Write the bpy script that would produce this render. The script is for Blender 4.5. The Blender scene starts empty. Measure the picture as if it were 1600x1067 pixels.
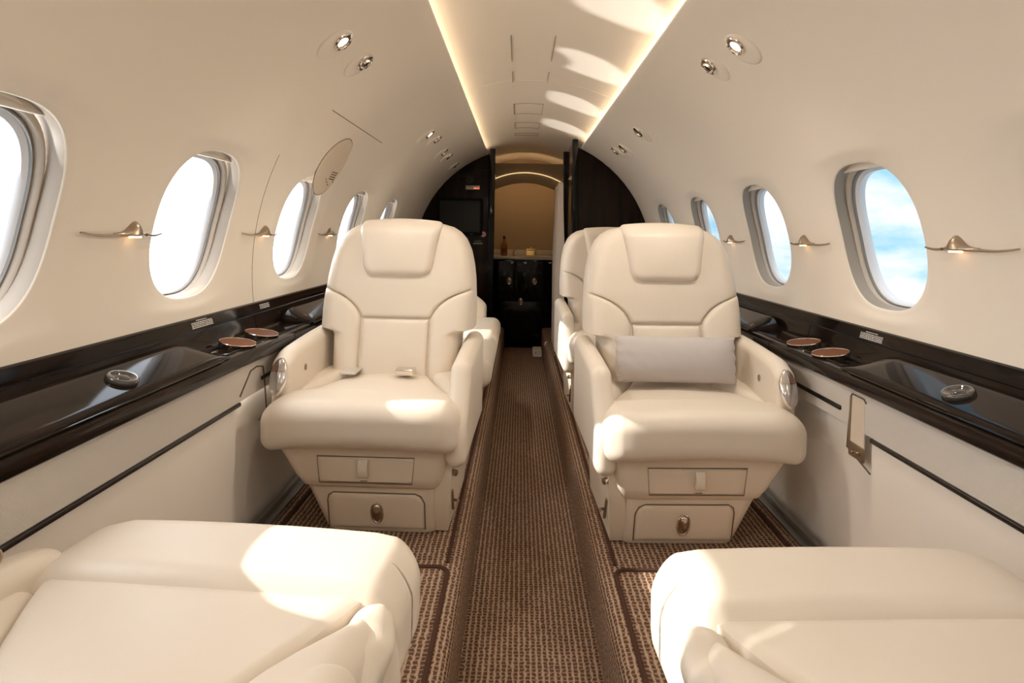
import bpy, bmesh, math, random
from mathutils import Vector, Matrix
random.seed(7)
PI = math.pi
SC = bpy.context.scene
COL = SC.collection

# ------------------------------------------------------------------ helpers
def sm(t):
    t = max(0.0, min(1.0, t)); return t*t*(3-2*t)
def lerp(a, b, t): return a+(b-a)*t
def interp(pts, x):
    if x <= pts[0][0]: return pts[0][1]
    for (a, fa), (b, fb) in zip(pts, pts[1:]):
        if x <= b: return fa+(fb-fa)*(x-a)/(b-a)
    return pts[-1][1]

class MB:
    """collects shapes into one bmesh"""
    def __init__(s): s.bm = bmesh.new()
    def grid(s, P, close_u=False, close_v=False):
        vs = [[s.bm.verts.new(p) for p in row] for row in P]
        n, m = len(vs), len(vs[0])
        for i in range(n if close_v else n-1):
            for j in range(m if close_u else m-1):
                q = [vs[i][j], vs[i][(j+1) % m], vs[(i+1) % n][(j+1) % m], vs[(i+1) % n][j]]
                try: s.bm.faces.new(q)
                except ValueError: pass
        return vs
    def poly(s, pts):
        return s.bm.faces.new([s.bm.verts.new(p) for p in pts])
    def loft(s, rings, cap=True):
        vs = s.grid(rings, close_u=True)
        if cap:
            s.bm.faces.new(vs[0]); s.bm.faces.new(vs[-1])
        return s
    def rbox(s, x0, x1, y0, y1, z0, z1, r, m=6, k=4, f=None):
        r = min(r, (x1-x0)/2-1e-5, (y1-y0)/2-1e-5, (z1-z0)/2-1e-5)
        def axis(a, b):
            band = [r*(1-math.tan(PI/4*(1-i/k))) for i in range(k+1)]
            mid = [a+r+(b-a-2*r)*i/m for i in range(1, m)]
            return [a+t for t in band]+mid+[b-t for t in reversed(band)]
        X, Y, Z = axis(x0, x1), axis(y0, y1), axis(z0, z1)
        lo = Vector((x0+r, y0+r, z0+r)); hi = Vector((x1-r, y1-r, z1-r))
        cache = {}
        def V(p):
            key = tuple(round(c, 6) for c in p)
            if key not in cache:
                q = Vector([max(l, min(h, c)) for c, l, h in zip(p, lo, hi)])
                d = Vector(p)-q
                if d.length > 1e-9: d = d.normalized()*r
                o = q+d
                if f: o = Vector(f(*o))
                cache[key] = s.bm.verts.new(o)
            return cache[key]
        def face(A, B, fn):
            for i in range(len(A)-1):
                for j in range(len(B)-1):
                    q = [V(fn(A[i], B[j])), V(fn(A[i+1], B[j])), V(fn(A[i+1], B[j+1])), V(fn(A[i], B[j+1]))]
                    if len(set(q)) == 4:
                        try: s.bm.faces.new(q)
                        except ValueError: pass
        for z in (z0, z1): face(X, Y, lambda a, b, z=z: (a, b, z))
        for y in (y0, y1): face(X, Z, lambda a, b, y=y: (a, y, b))
        for x in (x0, x1): face(Y, Z, lambda a, b, x=x: (x, a, b))
        return s
    def tube(s, pts, r, n=10, cap=True, closed=False):
        pts = [Vector(p) for p in pts]; N = len(pts)
        rs = r if isinstance(r, (list, tuple)) else [r]*N
        rings = []; up = None
        for i, p in enumerate(pts):
            if closed: t = pts[(i+1) % N]-pts[i-1]
            else: t = pts[min(i+1, N-1)]-pts[max(i-1, 0)]
            t.normalize()
            if up is None: up = t.orthogonal().normalized()
            up = (up-t*up.dot(t)); up.normalize()
            b = t.cross(up)
            rings.append([p+(up*math.cos(2*PI*k/n)+b*math.sin(2*PI*k/n))*rs[i] for k in range(n)])
        if closed: s.grid(rings, close_u=True, close_v=True)
        else: s.loft(rings, cap)
        return s
    def lathe(s, prof, n=32, org=(0, 0, 0), ax=(0, 0, 1), cap=True):
        """prof: (radius, height) pairs along axis ax from org"""
        a = Vector(ax).normalized(); u = a.orthogonal().normalized(); v = a.cross(u); o = Vector(org)
        rings = [[o+a*h+(u*math.cos(2*PI*k/n)+v*math.sin(2*PI*k/n))*max(r, 1e-5) for k in range(n)] for r, h in prof]
        s.loft(rings, cap); return s
    def ell(s, c, r, n=24, m=14):
        rings = []
        for i in range(1, m):
            t = PI*i/m
            rings.append([(c[0]+r[0]*math.sin(t)*math.cos(2*PI*k/n), c[1]+r[1]*math.sin(t)*math.sin(2*PI*k/n), c[2]+r[2]*math.cos(t)) for k in range(n)])
        s.loft(rings); return s
    def pad(s, v0, v1, lo, hi, T, B, er, mp, puff=0.0, nu=22, nv=22):
        """row-monotone upholstery panel; mp(u, v, h) -> xyz"""
        def samp(n): return [(1-math.cos(PI*i/n))/2*.65+.35*i/n for i in range(n+1)]
        def f(d):
            t = min(1.0, max(0.0, d/er)); return math.sqrt(max(0.0, 1-(1-t)**2))
        top, bot = [], []
        for tv in samp(nv):
            v = lerp(v0, v1, tv); a, b = lo(v), hi(v); r1, r2 = [], []
            for tu in samp(nu):
                u = lerp(a, b, tu)
                d = min(u-a, b-u); e = min(v-v0, v1-v)
                h = T*f(d)*f(e)+puff*math.sin(PI*tu)*math.sin(PI*tv)
                r1.append(mp(u, v, h)); r2.append(mp(u, v, -B))
            top.append(r1); bot.append(r2)
        A = s.grid(top); C = s.grid(bot)
        n, m = len(A), len(A[0])
        rim = [(0, j) for j in range(m)]+[(i, m-1) for i in range(1, n)]+[(n-1, j) for j in range(m-2, -1, -1)]+[(i, 0) for i in range(n-2, 0, -1)]
        for q in range(len(rim)):
            (i, j), (k, l) = rim[q], rim[(q+1) % len(rim)]
            try: s.bm.faces.new([A[i][j], A[k][l], C[k][l], C[i][j]])
            except ValueError: pass
        return s
    def prism(s, pts, d):
        """planar polygon extruded by vector d"""
        d = Vector(d); p = [Vector(q) for q in pts]
        s.loft([p, [q+d for q in p]]); return s
    def build(s, name, mat, parent=None, flat=False, sharp=38, loc=None, sx=1, fn=None):
        if sx != 1 or fn:
            for v in s.bm.verts:
                c = v.co
                if fn: c = Vector(fn(c))
                v.co = (c[0]*sx, c[1], c[2])
        bmesh.ops.remove_doubles(s.bm, verts=s.bm.verts, dist=1e-6)
        bmesh.ops.recalc_face_normals(s.bm, faces=s.bm.faces)
        me = bpy.data.meshes.new(name); s.bm.to_mesh(me); s.bm.free()
        if not flat:
            for p in me.polygons: p.use_smooth = True
            me.set_sharp_from_angle(angle=math.radians(sharp))
        if mat: me.materials.append(mat)
        o = bpy.data.objects.new(name, me); COL.objects.link(o)
        if parent: o.parent = parent
        if loc: o.location = loc
        return o

def tag(o, label=None, cat=None, group=None, kind=None):
    if label: o['label'] = label
    if cat: o['category'] = cat
    if group: o['group'] = group
    if kind: o['kind'] = kind
    return o
def empty(name, loc=(0, 0, 0), rz=0, **k):
    o = bpy.data.objects.new(name, None); COL.objects.link(o); o.empty_display_size = .05
    o.location = loc; o.rotation_euler = (0, 0, rz); return tag(o, **k)
def copy_tree(o, parent=None):
    c = o.copy(); COL.objects.link(c)
    if parent: c.parent = parent
    for ch in list(o.children): copy_tree(ch, c)
    return c

# ------------------------------------------------------------------ materials
def mat(name, col, rough=.5, metal=0, coat=0, spec=.5, bump=None, var=None, sheen=0):
    m = bpy.data.materials.new(name); m.use_nodes = True; nt = m.node_tree
    b = nt.nodes['Principled BSDF']
    b.inputs['Base Color'].default_value = (*col, 1); b.inputs['Roughness'].default_value = rough
    b.inputs['Metallic'].default_value = metal; b.inputs['Coat Weight'].default_value = coat
    b.inputs['Coat Roughness'].default_value = .04; b.inputs['Specular IOR Level'].default_value = spec
    tc = nt.nodes.new('ShaderNodeTexCoord')
    if var:
        n = nt.nodes.new('ShaderNodeTexNoise'); n.inputs['Scale'].default_value = var[0]; n.inputs['Detail'].default_value = 3
        nt.links.new(tc.outputs['Object'], n.inputs['Vector'])
        r = nt.nodes.new('ShaderNodeValToRGB'); e = r.color_ramp.elements
        e[0].position = .3; e[1].position = .7
        e[0].color = (*[c*(1-var[1]) for c in col], 1); e[1].color = (*[min(1, c*(1+var[1])) for c in col], 1)
        nt.links.new(n.outputs['Fac'], r.inputs['Fac']); nt.links.new(r.outputs['Color'], b.inputs['Base Color'])
    if bump:
        n = nt.nodes.new('ShaderNodeTexNoise'); n.inputs['Scale'].default_value = bump[0]; n.inputs['Detail'].default_value = 4
        nt.links.new(tc.outputs['Object'], n.inputs['Vector'])
        bp = nt.nodes.new('ShaderNodeBump'); bp.inputs['Strength'].default_value = bump[1]; bp.inputs['Distance'].default_value = .002
        nt.links.new(n.outputs['Fac'], bp.inputs['Height']); nt.links.new(bp.outputs['Normal'], b.inputs['Normal'])
    return m
def emis(name, col, s):
    m = bpy.data.materials.new(name); m.use_nodes = True; nt = m.node_tree; nt.nodes.clear()
    e = nt.nodes.new('ShaderNodeEmission'); o = nt.nodes.new('ShaderNodeOutputMaterial')
    e.inputs[0].default_value = (*col, 1); e.inputs[1].default_value = s; nt.links.new(e.outputs[0], o.inputs[0]); return m
def glassy(name, tint=(.97, .985, 1)):
    m = bpy.data.materials.new(name); m.use_nodes = True; nt = m.node_tree; nt.nodes.clear()
    t = nt.nodes.new('ShaderNodeBsdfTransparent'); g = nt.nodes.new('ShaderNodeBsdfGlossy'); x = nt.nodes.new('ShaderNodeMixShader')
    f = nt.nodes.new('ShaderNodeLayerWeight'); o = nt.nodes.new('ShaderNodeOutputMaterial'); f.inputs[0].default_value = .5
    t.inputs[0].default_value = (*tint, 1); g.inputs['Roughness'].default_value = .02
    p = math_node(nt, 'ADD', math_node(nt, 'MULTIPLY', math_node(nt, 'POWER', f.outputs['Facing'], 5), .6), .03)
    nt.links.new(p, x.inputs[0]); nt.links.new(t.outputs[0], x.inputs[1]); nt.links.new(g.outputs[0], x.inputs[2])
    nt.links.new(x.outputs[0], o.inputs[0]); return m

def math_node(nt, op, a, b=None):
    n = nt.nodes.new('ShaderNodeMath'); n.operation = op
    for i, v in enumerate((a, b)):
        if v is None: continue
        if isinstance(v, (int, float)): n.inputs[i].default_value = v
        else: nt.links.new(v, n.inputs[i])
    return n.outputs[0]

def carpet(name, px=.0145, py=.0122):
    m = bpy.data.materials.new(name); m.use_nodes = True; nt = m.node_tree; b = nt.nodes['Principled BSDF']
    tc = nt.nodes.new('ShaderNodeTexCoord'); sp = nt.nodes.new('ShaderNodeSeparateXYZ')
    nz = nt.nodes.new('ShaderNodeTexNoise'); nz.inputs['Scale'].default_value = 90; nz.inputs['Detail'].default_value = 2
    nt.links.new(tc.outputs['Object'], nz.inputs['Vector'])
    mx = nt.nodes.new('ShaderNodeVectorMath'); mx.operation = 'SUBTRACT'; mx.inputs[1].default_value = (.5, .5, .5)
    nt.links.new(nz.outputs['Color'], mx.inputs[0])
    scl = nt.nodes.new('ShaderNodeVectorMath'); scl.operation = 'SCALE'; scl.inputs['Scale'].default_value = .009
    nt.links.new(mx.outputs[0], scl.inputs[0])
    ad = nt.nodes.new('ShaderNodeVectorMath'); ad.operation = 'ADD'
    nt.links.new(tc.outputs['Object'], ad.inputs[0]); nt.links.new(scl.outputs[0], ad.inputs[1]); nt.links.new(ad.outputs[0], sp.inputs[0])
    xz = math_node(nt, 'ADD', math_node(nt, 'ABSOLUTE', sp.outputs['X']), sp.outputs['Z'])
    def cell(v, p, w):
        fr = math_node(nt, 'FRACT', math_node(nt, 'MULTIPLY', v, 1/p))
        d = math_node(nt, 'ABSOLUTE', math_node(nt, 'SUBTRACT', fr, .5))
        mr = nt.nodes.new('ShaderNodeMapRange'); mr.interpolation_type = 'SMOOTHSTEP'
        mr.inputs['From Min'].default_value = w-.09; mr.inputs['From Max'].default_value = w+.09
        nt.links.new(d, mr.inputs['Value']); return mr.outputs[0]
    vx = cell(xz, px, .31); vy = cell(sp.outputs['Y'], py, .36)
    lite = math_node(nt, 'MAXIMUM', vx, math_node(nt, 'MULTIPLY', vy, .62))
    fz = nt.nodes.new('ShaderNodeTexNoise'); fz.inputs['Scale'].default_value = 420; fz.inputs['Detail'].default_value = 3
    nt.links.new(tc.outputs['Object'], fz.inputs['Vector'])
    fac = math_node(nt, 'ADD', math_node(nt, 'MULTIPLY', lite, .8), math_node(nt, 'MULTIPLY', fz.outputs['Fac'], .25))
    r = nt.nodes.new('ShaderNodeValToRGB'); e = r.color_ramp.elements
    e[0].position = .1; e[0].color = (.105, .052, .031, 1); e[1].position = .92; e[1].color = (.46, .315, .215, 1)
    nt.links.new(fac, r.inputs['Fac']); nt.links.new(r.outputs['Color'], b.inputs['Base Color'])
    b.inputs['Roughness'].default_value = .95; b.inputs['Specular IOR Level'].default_value = .1
    bp = nt.nodes.new('ShaderNodeBump'); bp.inputs['Strength'].default_value = .7; bp.inputs['Distance'].default_value = .003
    nt.links.new(fac, bp.inputs['Height']); nt.links.new(bp.outputs['Normal'], b.inputs['Normal'])
    return m

def wood(name, c0, c1, rough=.09, scale=30, stretch=(1, .12, 1)):
    m = mat(name, c0, rough, coat=.0, spec=.15); nt = m.node_tree; b = nt.nodes['Principled BSDF']
    tc = nt.nodes.new('ShaderNodeTexCoord'); mp = nt.nodes.new('ShaderNodeMapping'); mp.inputs['Scale'].default_value = stretch
    w = nt.nodes.new('ShaderNodeTexNoise'); w.inputs['Scale'].default_value = scale; w.inputs['Detail'].default_value = 5
    nt.links.new(tc.outputs['Object'], mp.inputs['Vector']); nt.links.new(mp.outputs[0], w.inputs['Vector'])
    r = nt.nodes.new('ShaderNodeValToRGB'); e = r.color_ramp.elements
    e[0].position = .35; e[0].color = (*c0, 1); e[1].position = .72; e[1].color = (*c1, 1)
    nt.links.new(w.outputs['Fac'], r.inputs['Fac']); nt.links.new(r.outputs['Color'], b.inputs['Base Color']); return m

def fabric(name, col, s=900, strength=.5, rib=False):
    m = mat(name, col, .9, spec=.15); nt = m.node_tree; b = nt.nodes['Principled BSDF']
    tc = nt.nodes.new('ShaderNodeTexCoord'); sp = nt.nodes.new('ShaderNodeSeparateXYZ'); nt.links.new(tc.outputs['Object'], sp.inputs[0])
    a = math_node(nt, 'SINE', math_node(nt, 'MULTIPLY', sp.outputs['Y'], s)); c = math_node(nt, 'SINE', math_node(nt, 'MULTIPLY', math_node(nt, 'ADD', sp.outputs['Z'], sp.outputs['X']), s))
    h = math_node(nt, 'MULTIPLY', a, c)
    r = nt.nodes.new('ShaderNodeValToRGB'); e = r.color_ramp.elements
    e[0].position = 0; e[0].color = (*[k*.86 for k in col], 1); e[1].color = (*[min(1, k*1.06) for k in col], 1)
    nt.links.new(math_node(nt, 'ADD', math_node(nt, 'MULTIPLY', h, .5), .5), r.inputs['Fac']); nt.links.new(r.outputs['Color'], b.inputs['Base Color'])
    bp = nt.nodes.new('ShaderNodeBump'); bp.inputs['Strength'].default_value = strength; bp.inputs['Distance'].default_value = .002
    nt.links.new(h, bp.inputs['Height']); nt.links.new(bp.outputs['Normal'], b.inputs['Normal']); return m

M = dict(
    leather=mat('cream_leather', (.785, .69, .575), .40, spec=.4, bump=(420, .10), var=(6, .02)),
    vinyl=mat('beige_vinyl', (.76, .645, .51), .5, spec=.35, bump=(500, .08)),
    wall=mat('cream_wall', (.88, .80, .695), .55, spec=.25, var=(2, .012)),
    lower=mat('beige_panel', (.85, .78, .69), .55, spec=.25),
    ceiling=mat('ceiling_panel', (.82, .74, .65), .3, spec=.4),
    band=fabric('woven_band', (.82, .75, .67), 2300, .4),
    pillow=fabric('pillow_fabric', (.60, .545, .52), 1500, .35),
    frame=mat('window_plastic', (.52, .44, .36), .45),
    bezel=mat('window_bezel', (.76, .75, .76), .3),
    gasket=mat('grey_gasket', (.22, .20, .18), .5),
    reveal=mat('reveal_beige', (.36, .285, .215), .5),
    shade=mat('shade_cream', (.80, .72, .62), .5),
    glass=glassy('window_glass'),
    crystal=mat('crystal', (.05, .04, .034), .03, coat=1),
    wood=wood('dark_gloss_wood', (.006, .0035, .0025), (.022, .012, .008)),
    partwood=wood('partition_wood', (.008, .0045, .003), (.026, .013, .008), .12, 26, (1, 1, .10)),
    black=mat('black_gloss', (.003, .0027, .0025), .07, spec=.25),
    trim=mat('black_trim', (.012, .008, .007), .2),
    seam=mat('seam_shadow', (.16, .11, .07), .8),
    chrome=mat('polished_metal', (.80, .74, .68), .12, metal=1),
    nickel=mat('brushed_nickel', (.42, .34, .26), .3, metal=1),
    floormetal=mat('floor_rail_metal', (.30, .29, .28), .45, metal=.8, bump=(120, .5)),
    carpet=carpet('basket_weave_carpet'), binding=mat('carpet_binding', (.085, .042, .028), .9, spec=.1, bump=(600, .4)),
    brown=mat('cup_insert_brown', (.17, .06, .026), .55, spec=.2),
    screen=mat('screen_glass', (.022, .022, .023), .3, spec=.2), plastic=mat('black_plastic', (.001, .001, .001), .4, spec=.1),
    paper=mat('white_print', (.62, .60, .57), .6), paperdim=mat('grey_print', (.30, .28, .26), .6), red=mat('red_print', (.55, .03, .02), .5), pink=mat('pale_disc', (.75, .6, .55), .5),
    curtain=fabric('curtain_cloth', (.62, .52, .42), 1200, .2),
    galley=mat('galley_wall', (.40, .29, .18), .6), stone=mat('counter_top', (.62, .55, .45), .25),
    amber=mat('amber_glass', (.30, .12, .03), .1, coat=.4), gold=mat('gold_metal', (.85, .62, .25), .18, metal=1),
    dark=mat('near_black', (.006, .005, .005), .6),
    belt=fabric('belt_web', (.72, .63, .52), 1500, .3), satin=mat('satin_plate', (.78, .76, .72), .3, metal=.7),
    pad1=mat('control_copper', (.40, .25, .17), .2, metal=.6, coat=.5), pad2=mat('control_silver', (.52, .48, .46), .18, metal=.7, coat=.5),
    cove=emis('cove_glow', (1, .84, .62), 12), lamp=emis('lamp_glow', (1, .82, .62), 7), lampdim=emis('sconce_glow', (1, .62, .32), 5),
    gled=emis('galley_glow', (1, .68, .34), 1.3), gwash=emis('galley_wash', (1, .70, .38), 19), sign=emis('sign_glow', (1, .16, .04), 1.2),
)

# ------------------------------------------------------------------ the cabin shell
R, ZC = .905, .85                    # inner skin of the cabin: a circle
FZ = .19                             # raised side floors above the aisle floor
Y0, YEND = -1.1, 6.0
EDGE = {-1: .315, 1: .385}           # where each side skin stops under the ceiling channel
WIN_Y = [-.55, .17, .905, 1.555, 2.25, 2.97, 3.70]
WHW, WHH, S_MID = .178, .197, R*math.asin(.212/R)
S_LO, S_HI = R*math.asin((.812-ZC)/R), S_MID+.27
def W(side, y, s, off=0.0):
    a = s/R; r = R+off
    return (side*r*math.cos(a), y, ZC+r*math.sin(a))
def d_at(z, off=0): return math.sqrt((R+off)**2-(z-ZC)**2)
def sup(k, N, n=2.6):
    a = 2*PI*k/N
    c, s_ = math.cos(a), math.sin(a)
    return (math.copysign(abs(c)**(2/n), c), math.copysign(abs(s_)**(2/n), s_))

def rect_ring(y0, y1, s0, s1, n=16):
    p = []
    for i in range(n): p.append((y1, lerp((s0+s1)/2, s1, i/n*2) if i < n/2 else s1) if False else None)
    return p

def wall_side(side, name):
    mb = MB(); rm = MB(); N = 64
    st = R*math.acos(EDGE[side]/R)
    cell = .31
    def ring_rect(yc):
        """64 points round the cell, starting at +y mid side, counter-clockwise, 16 per quarter"""
        out = []
        for k in range(N):
            a = 2*PI*k/N; c, s_ = math.cos(a), math.sin(a)
            q = 1/max(abs(c), abs(s_)); c, s_ = c*q, s_*q
            out.append((yc+c*cell, S_MID+(s_*(S_HI-S_MID) if s_ > 0 else s_*(S_MID-S_LO))))
        return out
    for yc in WIN_Y:
        rr = ring_rect(yc); rings = []
        hole = [(yc+sup(k, N)[0]*WHW, S_MID+sup(k, N)[1]*WHH) for k in range(N)]
        for i in range(9):
            t = i/8; off = .010*sm((t-.45)/.55)
            rings.append([W(side, lerp(a[0], b[0], t), lerp(a[1], b[1], t), off) for a, b in zip(rr, hole)])
        def rv(sc, off): return [W(side, yc+(h[0]-yc)*sc, S_MID+(h[1]-S_MID)*sc, off) for h in hole]
        rings += [rv(.992, .0112), rv(.985, .0135)]
        mb.grid(rings, close_u=True)
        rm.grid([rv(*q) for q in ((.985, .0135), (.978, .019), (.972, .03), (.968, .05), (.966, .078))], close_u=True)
    # strips between the windows
    ys = [Y0]+[v for y in WIN_Y for v in (y-cell, y+cell)]+[YEND]
    base = MB; sv = sorted(set([round(p[1], 7) for p in ring_rect(0)]))
    for a, b in zip(ys[0::2], ys[1::2]):
        n = max(1, int((b-a)/.25))
        mb.grid([[W(side, lerp(a, b, i/n), s) for s in sv] for i in range(n+1)])
    # upper skin, then the lip of the ceiling channel
    yu = sorted(set([round(p[0]+y, 6) for y in WIN_Y for p in ring_rect(0) if abs(p[1]-S_HI) < 1e-6]+[Y0, YEND]+[round(YEND-i*.3, 6) for i in range(1, 6)]))
    up = [[W(side, y, lerp(S_HI, st, i/20)) for y in yu] for i in range(21)]
    up += [[W(side, y, st+d, o) for y in (yu)] for d, o in ((.003, .002), (.004, .006), (.003, .010), (-.02, .012), (-.10, .012), (-.10, .06))]
    mb.grid(up)
    w = mb.build(name, M['wall'], sharp=50); w['kind'] = 'structure'
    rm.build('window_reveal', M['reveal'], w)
    # lower side panel, woven band
    X = .792
    b2 = MB(); b2.grid([[(side*X, y, z) for y in (Y0, .4, 1.0, 1.585 if side < 0 else 1.40)] for z in (FZ-.02, .3, .45, .575)])
    b2.build('lower_panel', M['lower'], w)
    b2 = MB(); n = 40; b2.grid([[(side*(X-.002), lerp(Y0, YEND-.5, i/n), z) for i in range(n+1)] for z in (.586, .62, .66, .705)]); b2.build('woven_band', M['band'], w)
    b2 = MB(); b2.grid([[(side*(X+.022), y, z) for y in (1.3, 2.2, YEND-.5)] for z in (FZ-.02, .4, .60)])
    b2.build('recess_panel', M['lower'], w)
    # seam between two skin panels
    b2 = MB()
    if side < 0: b2.tube([W(side, lerp(1.93, 1.845, i/24), lerp(S_LO, R*.50, i/24), -.0002) for i in range(25)], .0009, 6)
    if side < 0: b2.tube([W(side, lerp(1.98, 2.69, i/10), R*.728, -.0004) for i in range(11)], .0013, 6)
    if side < 0: b2.build('panel_seam', M['seam'], w)
    # black handrail strip
    b2 = MB(); yq = 1.60 if side < 0 else 1.40
    b2.rbox(side*X-.008, side*X+.008, Y0, yq, .574, .586, .0045, 3, 3)
    b2.build('rail_strip', M['trim'], w)
    b2 = MB(); b2.rbox(side*X-.008, side*X+.006, yq+.13, 2.3, .612, .624, .004, 3, 3); b2.build('rail_strip', M['trim'], w)
    # stowage pocket outline ahead of the panel
    b2 = MB()
    if side < 0:
        p = [(1.60, .60), (1.66, .655), (1.70, .66), (1.74, .652), (1.755, .60), (1.77, .52), (1.72, .50)]
    else:
        p = [(1.42, .66), (1.43, .668), (1.48, .668), (1.485, .66), (1.50, .53), (1.40, .50)]
    b2.tube([(side*(X-.003), a, b) for a, b in p], .0022, 6); b2.build('pocket_edge', M['seam'], w)
    if side > 0:
        b2 = MB(); b2.rbox(X-.003, X+.001, 1.428, 1.487, .545, .662, .001, 2, 2); b2.build('pocket_back', M['vinyl'], w)
        b2 = MB(); b2.rbox(X-.006, X-.001, 1.425, 1.49, .515, .55, .002, 2, 2); b2.tube([(X-.004, 1.49, .53), (X-.004, 1.484, .66)], .003, 6)
        b2.rbox(X-.014, X-.001, 1.437, 1.452, .528, .538, .003, 2, 2); b2.rbox(X-.012, X-.001, 1.462, 1.472, .525, .532, .002, 2, 2)
        b2.build('pocket_hardware', M['nickel'], w)
    return w
wl = wall_side(-1, 'wall_left'); wr = wall_side(1, 'wall_right')

def window(side, yc, idx):
    root = empty('window_%d' % idx, W(side, yc, S_MID), kind='structure')
    o = Vector(root.location); N = 64
    def ring(sc, off, ds=0): return [Vector(W(side, yc+sup(k, N)[0]*WHW*sc, S_MID-.006-.055*max(0, .972-sc)+sup(k, N)[1]*WHH*sc, off))-o for k in range(N)]
    mb = MB(); mb.grid([ring(.972, .046), ring(.962, .043), ring(.945, .043), ring(.925, .047), ring(.915, .054), ring(.912, .066)], close_u=True)
    mb.build('window_frame', M['frame'], root)
    mb = MB(); mb.grid([ring(.914, .058), ring(.905, .054), ring(.893, .054), ring(.886, .060)], close_u=True); mb.build('gasket', M['gasket'], root)
    mb = MB(); mb.grid([ring(.890, .059), ring(.872, .062), ring(.850, .066), ring(.842, .076), ring(.84, .082)], close_u=True); mb.build('inner_bezel', M['bezel'], root)
    mb = MB(); mb.grid([ring(.02, .079)]+[ring(s_, .079) for s_ in (.4, .86)], close_u=True); mb.build('pane', M['glass'], root)
    # pulled-up shade with its finger lip
    mb = MB(); rows = []
    for i in range(7):
        t = lerp(.87, .965, i/6)
        hw = (1-t**2.6)**(1/2.6)*.972 if t < .999 else .02
        rows.append([Vector(W(side, yc+lerp(-hw, hw, j/20)*WHW, S_MID+t*WHH, .030+.004*sm((t-.87)/.04)))-o for j in range(21)])
    first = [p+Vector((side*.008, 0, 0)) for p in rows[0]]
    mb.grid([first]+rows)
    sh = mb.build('window_shade', M['shade'], root)
    mb = MB(); c = Vector(W(side, yc, S_MID+.915*WHH, .032))-o
    mb.tube([c+Vector((side*-.002, lerp(-.05, .05, i/10), .012*(1-((i-5)/5)**2))) for i in range(11)], [.002+.005*(1-((i-5)/5)**2) for i in range(11)], 8)
    mb.build('finger_lip', M['shade'], sh)
n = 0
for side in (-1, 1):
    for y in WIN_Y:
        n += 1; window(side, y, n)

# ceiling panel with access-door seams, and the lit coves beside it
RC = R+.048
mb = MB()
ang = [math.radians(lerp(90-31, 90+31, i/40)) for i in range(41)]
mb.grid([[(RC*math.cos(a), y, ZC+RC*math.sin(a)) for a in ang] for y in (Y0, 0, 1, 2, 3, 4, 5, YEND)])
ceil = mb.build('ceiling', M['ceiling']); ceil['kind'] = 'structure'
def cz(x): return ZC+math.sqrt((RC-.0008)**2-x*x)
mb = MB()
def cseam(p, q, r=.0016):
    mb.tube([(lerp(p[0], q[0], i/6), lerp(p[1], q[1], i/6), cz(lerp(p[0], q[0], i/6))) for i in range(7)], r, 6)
for y, l, full in ((2.24, .33, 0), (2.74, .19, 0), (3.42, .29, 1), (4.0, .20, 1), (4.42, .10, 1)):
    cseam((-.091, y), (-.091, y+l)); cseam((.078, y), (.078, y+l), .0010)
    if full: cseam((-.091, y), (.078, y), .0010); cseam((-.091, y+l), (.078, y+l), .0010)
mb.build('access_door_seam', M['seam'], ceil)
mb = MB(); cseam((-.30, 2.9), (.37, 2.9), .0008); mb.build('panel_joint', M['shade'], ceil)
for side, ye in ((-1, 4.84), (1, 4.22)):
    mb = MB(); st = R*math.acos(EDGE[side]/R)
    mb.grid([[W(side, y, st-.055, o) for o in (.016, .043)] for y in (Y0+.02, 1, 2, 3, ye)])
    mb.build('cove_light_strip', M['cove'], ceil)

# floor: dropped aisle, carpeted risers, raised sides
AX = .172
prof = [(-.83, FZ), (-AX-.03, FZ), (-AX-.012, FZ-.003), (-AX-.004, FZ-.012), (-AX, FZ-.03), (-AX, 0), (AX, 0), (AX, FZ-.03), (AX+.004, FZ-.012), (AX+.012, FZ-.003), (AX+.03, FZ), (.83, FZ)]
mb = MB(); mb.grid([[(x, y, z) for x, z in prof] for y in (Y0, 0, 1, 2, 3, 4, 5, YEND)])
fl = mb.build('floor', M['carpet'], sharp=60); fl['kind'] = 'structure'
mb = MB()
for s in (-1, 1):
    mb.tube([(s*.213, y, FZ+.001) for y in (Y0, 0, 1, 1.50)]+[(s*(.213+.03*(1-math.cos(t*PI/20))), 1.50+.03*math.sin(t*PI/20), FZ+.001) for t in range(1, 11)]+[(s*.5, 1.53, FZ+.001), (s*.76, 1.53, FZ+.001)], .006, 8)
    mb.tube([(s*.218, y, FZ+.001) for y in (1.55, 2.5, 4.2)], .005, 8)
    mb.tube([(s*.72, y, FZ+.001) for y in (Y0, 1.5, 3, 4.2)], .007, 8)
mb.build('carpet_binding', M['binding'], fl)
for i, s in enumerate((-1, 1)):
    mb = MB(); mb.rbox(min(s*.752, s*.786), max(s*.752, s*.786), Y0, 4.2, FZ, FZ+.012, .003, 2, 2); mb.rbox(min(s*.774, s*.79), max(s*.774, s*.79), Y0, 4.2, FZ+.01, FZ+.03, .003, 2, 2)
    t = mb.build('trim_%d' % (i+1), M['floormetal']); t['kind'] = 'structure'
mb = MB(); mb.grid([[(x, Y0, z) for x in (-1, -.4, .4, 1)] for z in (-.05, .6, 1.2, 1.85)])
o = mb.build('wall_back', M['wall']); o['kind'] = 'structure'

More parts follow.
